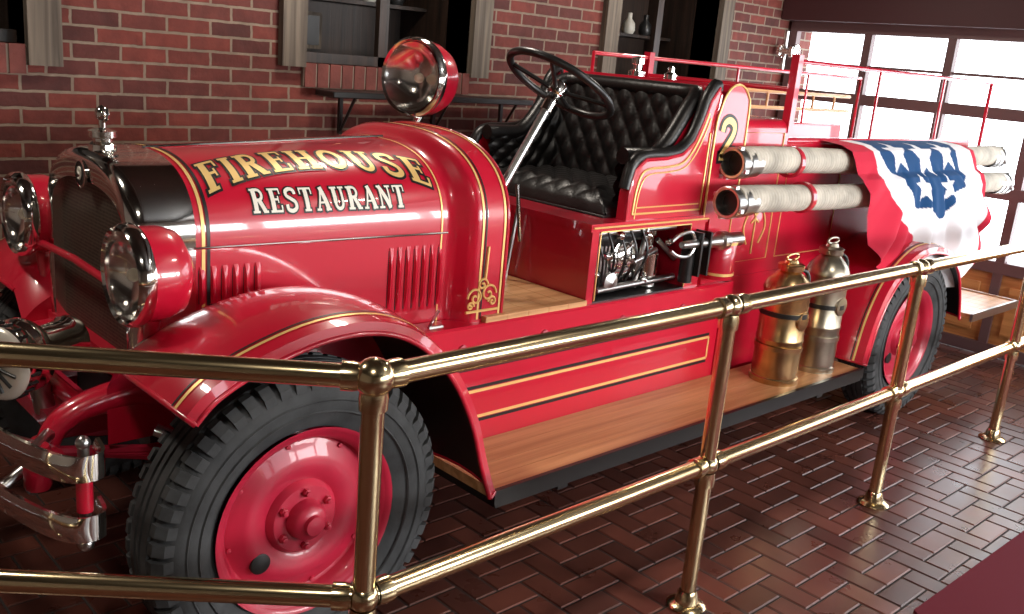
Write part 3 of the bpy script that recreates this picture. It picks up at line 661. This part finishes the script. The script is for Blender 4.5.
# suction hoses
for i,(y,z,x0) in enumerate(((2.30,1.38,3.465),(2.215,1.23,3.34))):
    g=G();x1=6.42+ (0 if i==0 else -.05);r_=.059
    N=120;pts=[(x0+.05+(x1-x0-.1)*j/N,y,z+.012*sin((x0+(x1-x0)*j/N)*2.2+i)) for j in range(N+1)]
    g.tube(pts,[r_+.0022*(j%2) for j in range(N+1)],'canvas',24)
    for xa,s in ((x0,1),(x1,-1)):
        g.lathe((xa,y,z),(s,0,0),[(.05,.048),(-.002,.054),(-.004,.064),(0,.069),(.03,.069),(.035,.062),(.06,.062),(.065,.067),(.10,.067),(.105,.062),(.16,.062)],'steel',32)
        g.lathe((xa,y,z),(s,0,0),[(.045,.0),(.046,.05)],'ink',24)
        for q in range(4):
            a_=pi/2*q+.4;g.box(xa+s*.015-.012,xa+s*.015+.012,y+.07*cos(a_)-.008,y+.07*cos(a_)+.008,z+.07*sin(a_)-.008,z+.07*sin(a_)+.008,'steel')
    for xx_ in (3.92,5.5):
        g.lathe((xx_,y,z),(1,0,0),[(0,.06),(.0,.072),(.03,.072),(.03,.06)],'red',24);g.box(xx_+.005,xx_+.025,y,2.41,z-.015,z+.015,'red')
    g.build('suction_hose')
# bunting flag: pleated half-fan, red outer band, white, blue starred centre
N1,N2=220,160
PP=[(2.44,1.47),(2.37,1.465),(2.30,1.458),(2.24,1.435),(2.215,1.39),(2.20,1.33),(2.165,1.305),(2.14,1.25),(2.13,1.15),(2.12,.0)]
def fl_pt(u,v):
    x=lerp(4.36,5.82,u)
    hang=.40+.50*sin(pi*min(1,max(0,.06+u*.72)))**.7
    s=v*(hang+.12)
    acc=0
    for a_,b_ in zip(PP,PP[1:]):
        l=math.hypot(b_[0]-a_[0],b_[1]-a_[1])
        if acc+l>=s: t=(s-acc)/l;y,z=lerp(a_[0],b_[0],t),lerp(a_[1],b_[1],t);break
        acc+=l
    f=max(0,min(1,(s-.26)/.4))
    ang=math.atan2(u-.5,.25+v)
    fold=.030*f*sin(ang*22)+.013*f*sin(ang*47+1)
    spread=.012*sin(v*9+u*12)*f
    return Vector((x+spread+.06*f,y-abs(fold)*1.2-.014+fold*.3*f,z+.012*sin(u*20)*f)),s
def star(x,y,r):
    a_=math.atan2(x,y)%(2*pi/5);a_=min(a_,2*pi/5-a_);d=math.hypot(x,y);ri=.42
    X_,Y_=ri*cos(pi/5)-1,ri*sin(pi/5)
    den=cos(a_)*Y_-sin(a_)*X_
    return d<r*(Y_/den)
verts=[];cols=[]
WH=(.80,.80,.83,1);RD=(.55,.02,.05,1);BL=(.012,.06,.17,1)
for i in range(N1+1):
    for j in range(N2+1):
        u,v=i/N1,j/N2;p,s=fl_pt(u,v);verts.append(p)
        dx=(u-.53)*1.5;dy=s-.06;rr=math.hypot(dx,dy)
        c=WH
        wv=.03*sin(math.atan2(dx,dy)*9)
        if rr<.50+wv: c=BL
        for sx,sy,sr in ((-.30,.15,.13),(.0,.17,.15),(.30,.15,.13),(-.15,.36,.09),(.17,.36,.09)):
            if star(dx-sx,-(dy-sy),sr): c=WH
        if (u<.12+.03*sin(v*6) ) or u>.965: c=RD
        if rr>.66 and dx<-.22: c=RD
        cols.append(c)
fs=[(i*(N2+1)+j,(i+1)*(N2+1)+j,(i+1)*(N2+1)+j+1,i*(N2+1)+j+1) for i in range(N1) for j in range(N2)]
me=bpy.data.meshes.new('bunting');me.from_pydata(verts,[],fs);ca=me.color_attributes.new('col','FLOAT_COLOR','POINT')
for i,c in enumerate(cols): ca.data[i].color=c
me.polygons.foreach_set('use_smooth',[True]*len(fs));me.materials.append(M['flag'])
o=bpy.data.objects.new('bunting_flag',me);C.collection.objects.link(o)
# extinguishers
for i,(x,y,hh,rr,mk) in enumerate(((3.85,2.16,.56,.106,'copper'),(4.20,2.16,.61,.102,'tin'))):
    g=G();z=.38
    g.lathe((x,y,z),(0,0,1),[(0,0),(0,rr+.006),(.025,rr+.006),(.03,rr),(hh*.35,rr),(hh*.36,rr+.003),(hh*.38,rr+.003),(hh*.39,rr),(hh*.76,rr),(hh*.78,rr+.004),(hh*.80,rr+.003),(hh*.86,rr*.88),(hh*.91,rr*.6),(hh*.94,rr*.42),(hh*.945,rr*.55),(hh*.99,rr*.57),(hh*1.0,rr*.5),(hh*1.005,rr*.3),(hh*1.03,rr*.25),(hh*1.035,0)],mk,40)
    top=z+hh*1.04
    g.tube([(x+.05*cos(2*pi*q/20),y+.0,top+.006+.014*sin(2*pi*q/20)) for q in range(20)],.006,mk,8,closed=True)
    g.tube([(x-.075,y-.02,z+hh*.965),(x+.075,y+.02,z+hh*.965)],.008,mk,8)
    g.tube(catmull([(x+rr*.4,y,z+hh*.94),(x+rr+.012,y-.03,z+hh*.88),(x+rr+.02,y-.04,z+hh*.5),(x+rr+.008,y-.04,z+hh*.1)],6),.009,'black',10)
    g.lathe((x,y,z+hh*.55),(0,-1,0),[(rr-.012,.05),(rr+.002,.045),(rr+.003,0)],mk,24)
    for zz in (.16,.32): g.lathe((x,y,z+zz),(0,0,1),[(0,rr+.001),(0,rr+.005),(.022,rr+.005),(.022,rr+.001)],'black' if zz>.2 else mk,40)
    g.build('fire_extinguisher')
g=G()
def spiral(cx,cz,r0,turn,flip=1,a0=0):
    return [(cx+flip*r0*(1-t/26)*cos(a0+turn*2*pi*t/24),2.3665,cz+r0*(1-t/26)*sin(a0+turn*2*pi*t/24)) for t in range(25)]
for cx,cz,r0,fl_ in ((2.18,.93,.036,1),(2.12,.92,.036,-1),(2.15,.965,.024,1),(2.20,.90,.02,-1),(2.10,.89,.016,1)): g.tube(spiral(cx,cz,r0,1.4,fl_),.0042,'gold',6)
g.tube([(2.16,2.3665,.98),(2.165,2.3665,1.1)],.005,'gold',6);g.tube([(2.08,2.3665,.87),(2.23,2.3665,.87)],.005,'gold',6)
tb(g,'scroll_ornament')
g=G();g.rbox(2.55,3.9,3.98,4.15,1.47,1.5,'black',.004)
for x in (2.7,3.3,3.8): g.tube([(x,4.14,1.3),(x,4.02,1.47)],.008,'black',8);g.box(x-.01,x+.01,4.14,4.16,1.28,1.48,'black')
g.build('wall_shelf')
g=G();g.lathe((6.7,4.16,1.95),(0,-1,0),[(0,.05),(.02,.05),(.03,.025),(.1,.025),(.1,.05),(.13,.05),(.135,0)],'nickel',20);g.tube([(6.7,4.12,1.8),(6.7,4.12,2.1)],.015,'steel',10);g.tube([(6.7+.05*cos(2*pi*q/20),4.02,1.95+.05*sin(2*pi*q/20)) for q in range(20)],.006,'nickel',8,closed=True)
g.build('wall_valve')
g=G();g.prism([(3.10,1.06),(6.5,1.02),(6.5,-.8),(1.9,-.8)],.0,.012,'maroon','Z');g.build('maroon_mat')
# ---------------- light ----------------
wd=bpy.data.worlds.new('world');C.scene.world=wd;wd.use_nodes=True
bg=wd.node_tree.nodes['Background'];bg.inputs[0].default_value=(.90,.95,1,1);bg.inputs[1].default_value=6.5
def area(name,loc,size,energy,col=(1,.90,.78),rot=(0,0,0),sy=None):
    l=bpy.data.lights.new(name,'AREA');l.energy=energy;l.size=size;l.color=col;o=bpy.data.objects.new(name,l);o.location=loc;o.rotation_euler=rot;C.collection.objects.link(o)
    if sy: l.shape='RECTANGLE';l.size_y=sy
for i,(x,y) in enumerate([(0,.5),(3,.5),(0,3.2),(2.6,3.4),(5.2,3.2)]): area('ceiling_lamp',(x,y,2.85),.25,22)
# daylight entering through the front windows: strongest towards the right end of the room
area('window_daylight',(4.9,-3.05,1.75),3.8,310,(1,.98,.96),(pi/2,0,0),.9)
h=1.75;f=942.;r=math.radians(5.1);t=math.radians(15.0);a=math.radians(45.8)
cd=bpy.data.cameras.new('camera');cam=bpy.data.objects.new('camera',cd);C.collection.objects.link(cam)
cd.sensor_width=36;cd.lens=f/1024*36
Fw=Vector((cos(a)*cos(t),sin(a)*cos(t),-sin(t)))
R=Vector((sin(a),-cos(a),0));U=R.cross(Fw)
ex=R*cos(r)+U*sin(r);ey=U*cos(r)-R*sin(r)
MM=Matrix((ex,ey,-Fw)).transposed().to_4x4();MM.translation=(0,0,h);cam.matrix_world=MM
C.scene.camera=cam
C.scene.view_settings.view_transform='Standard'
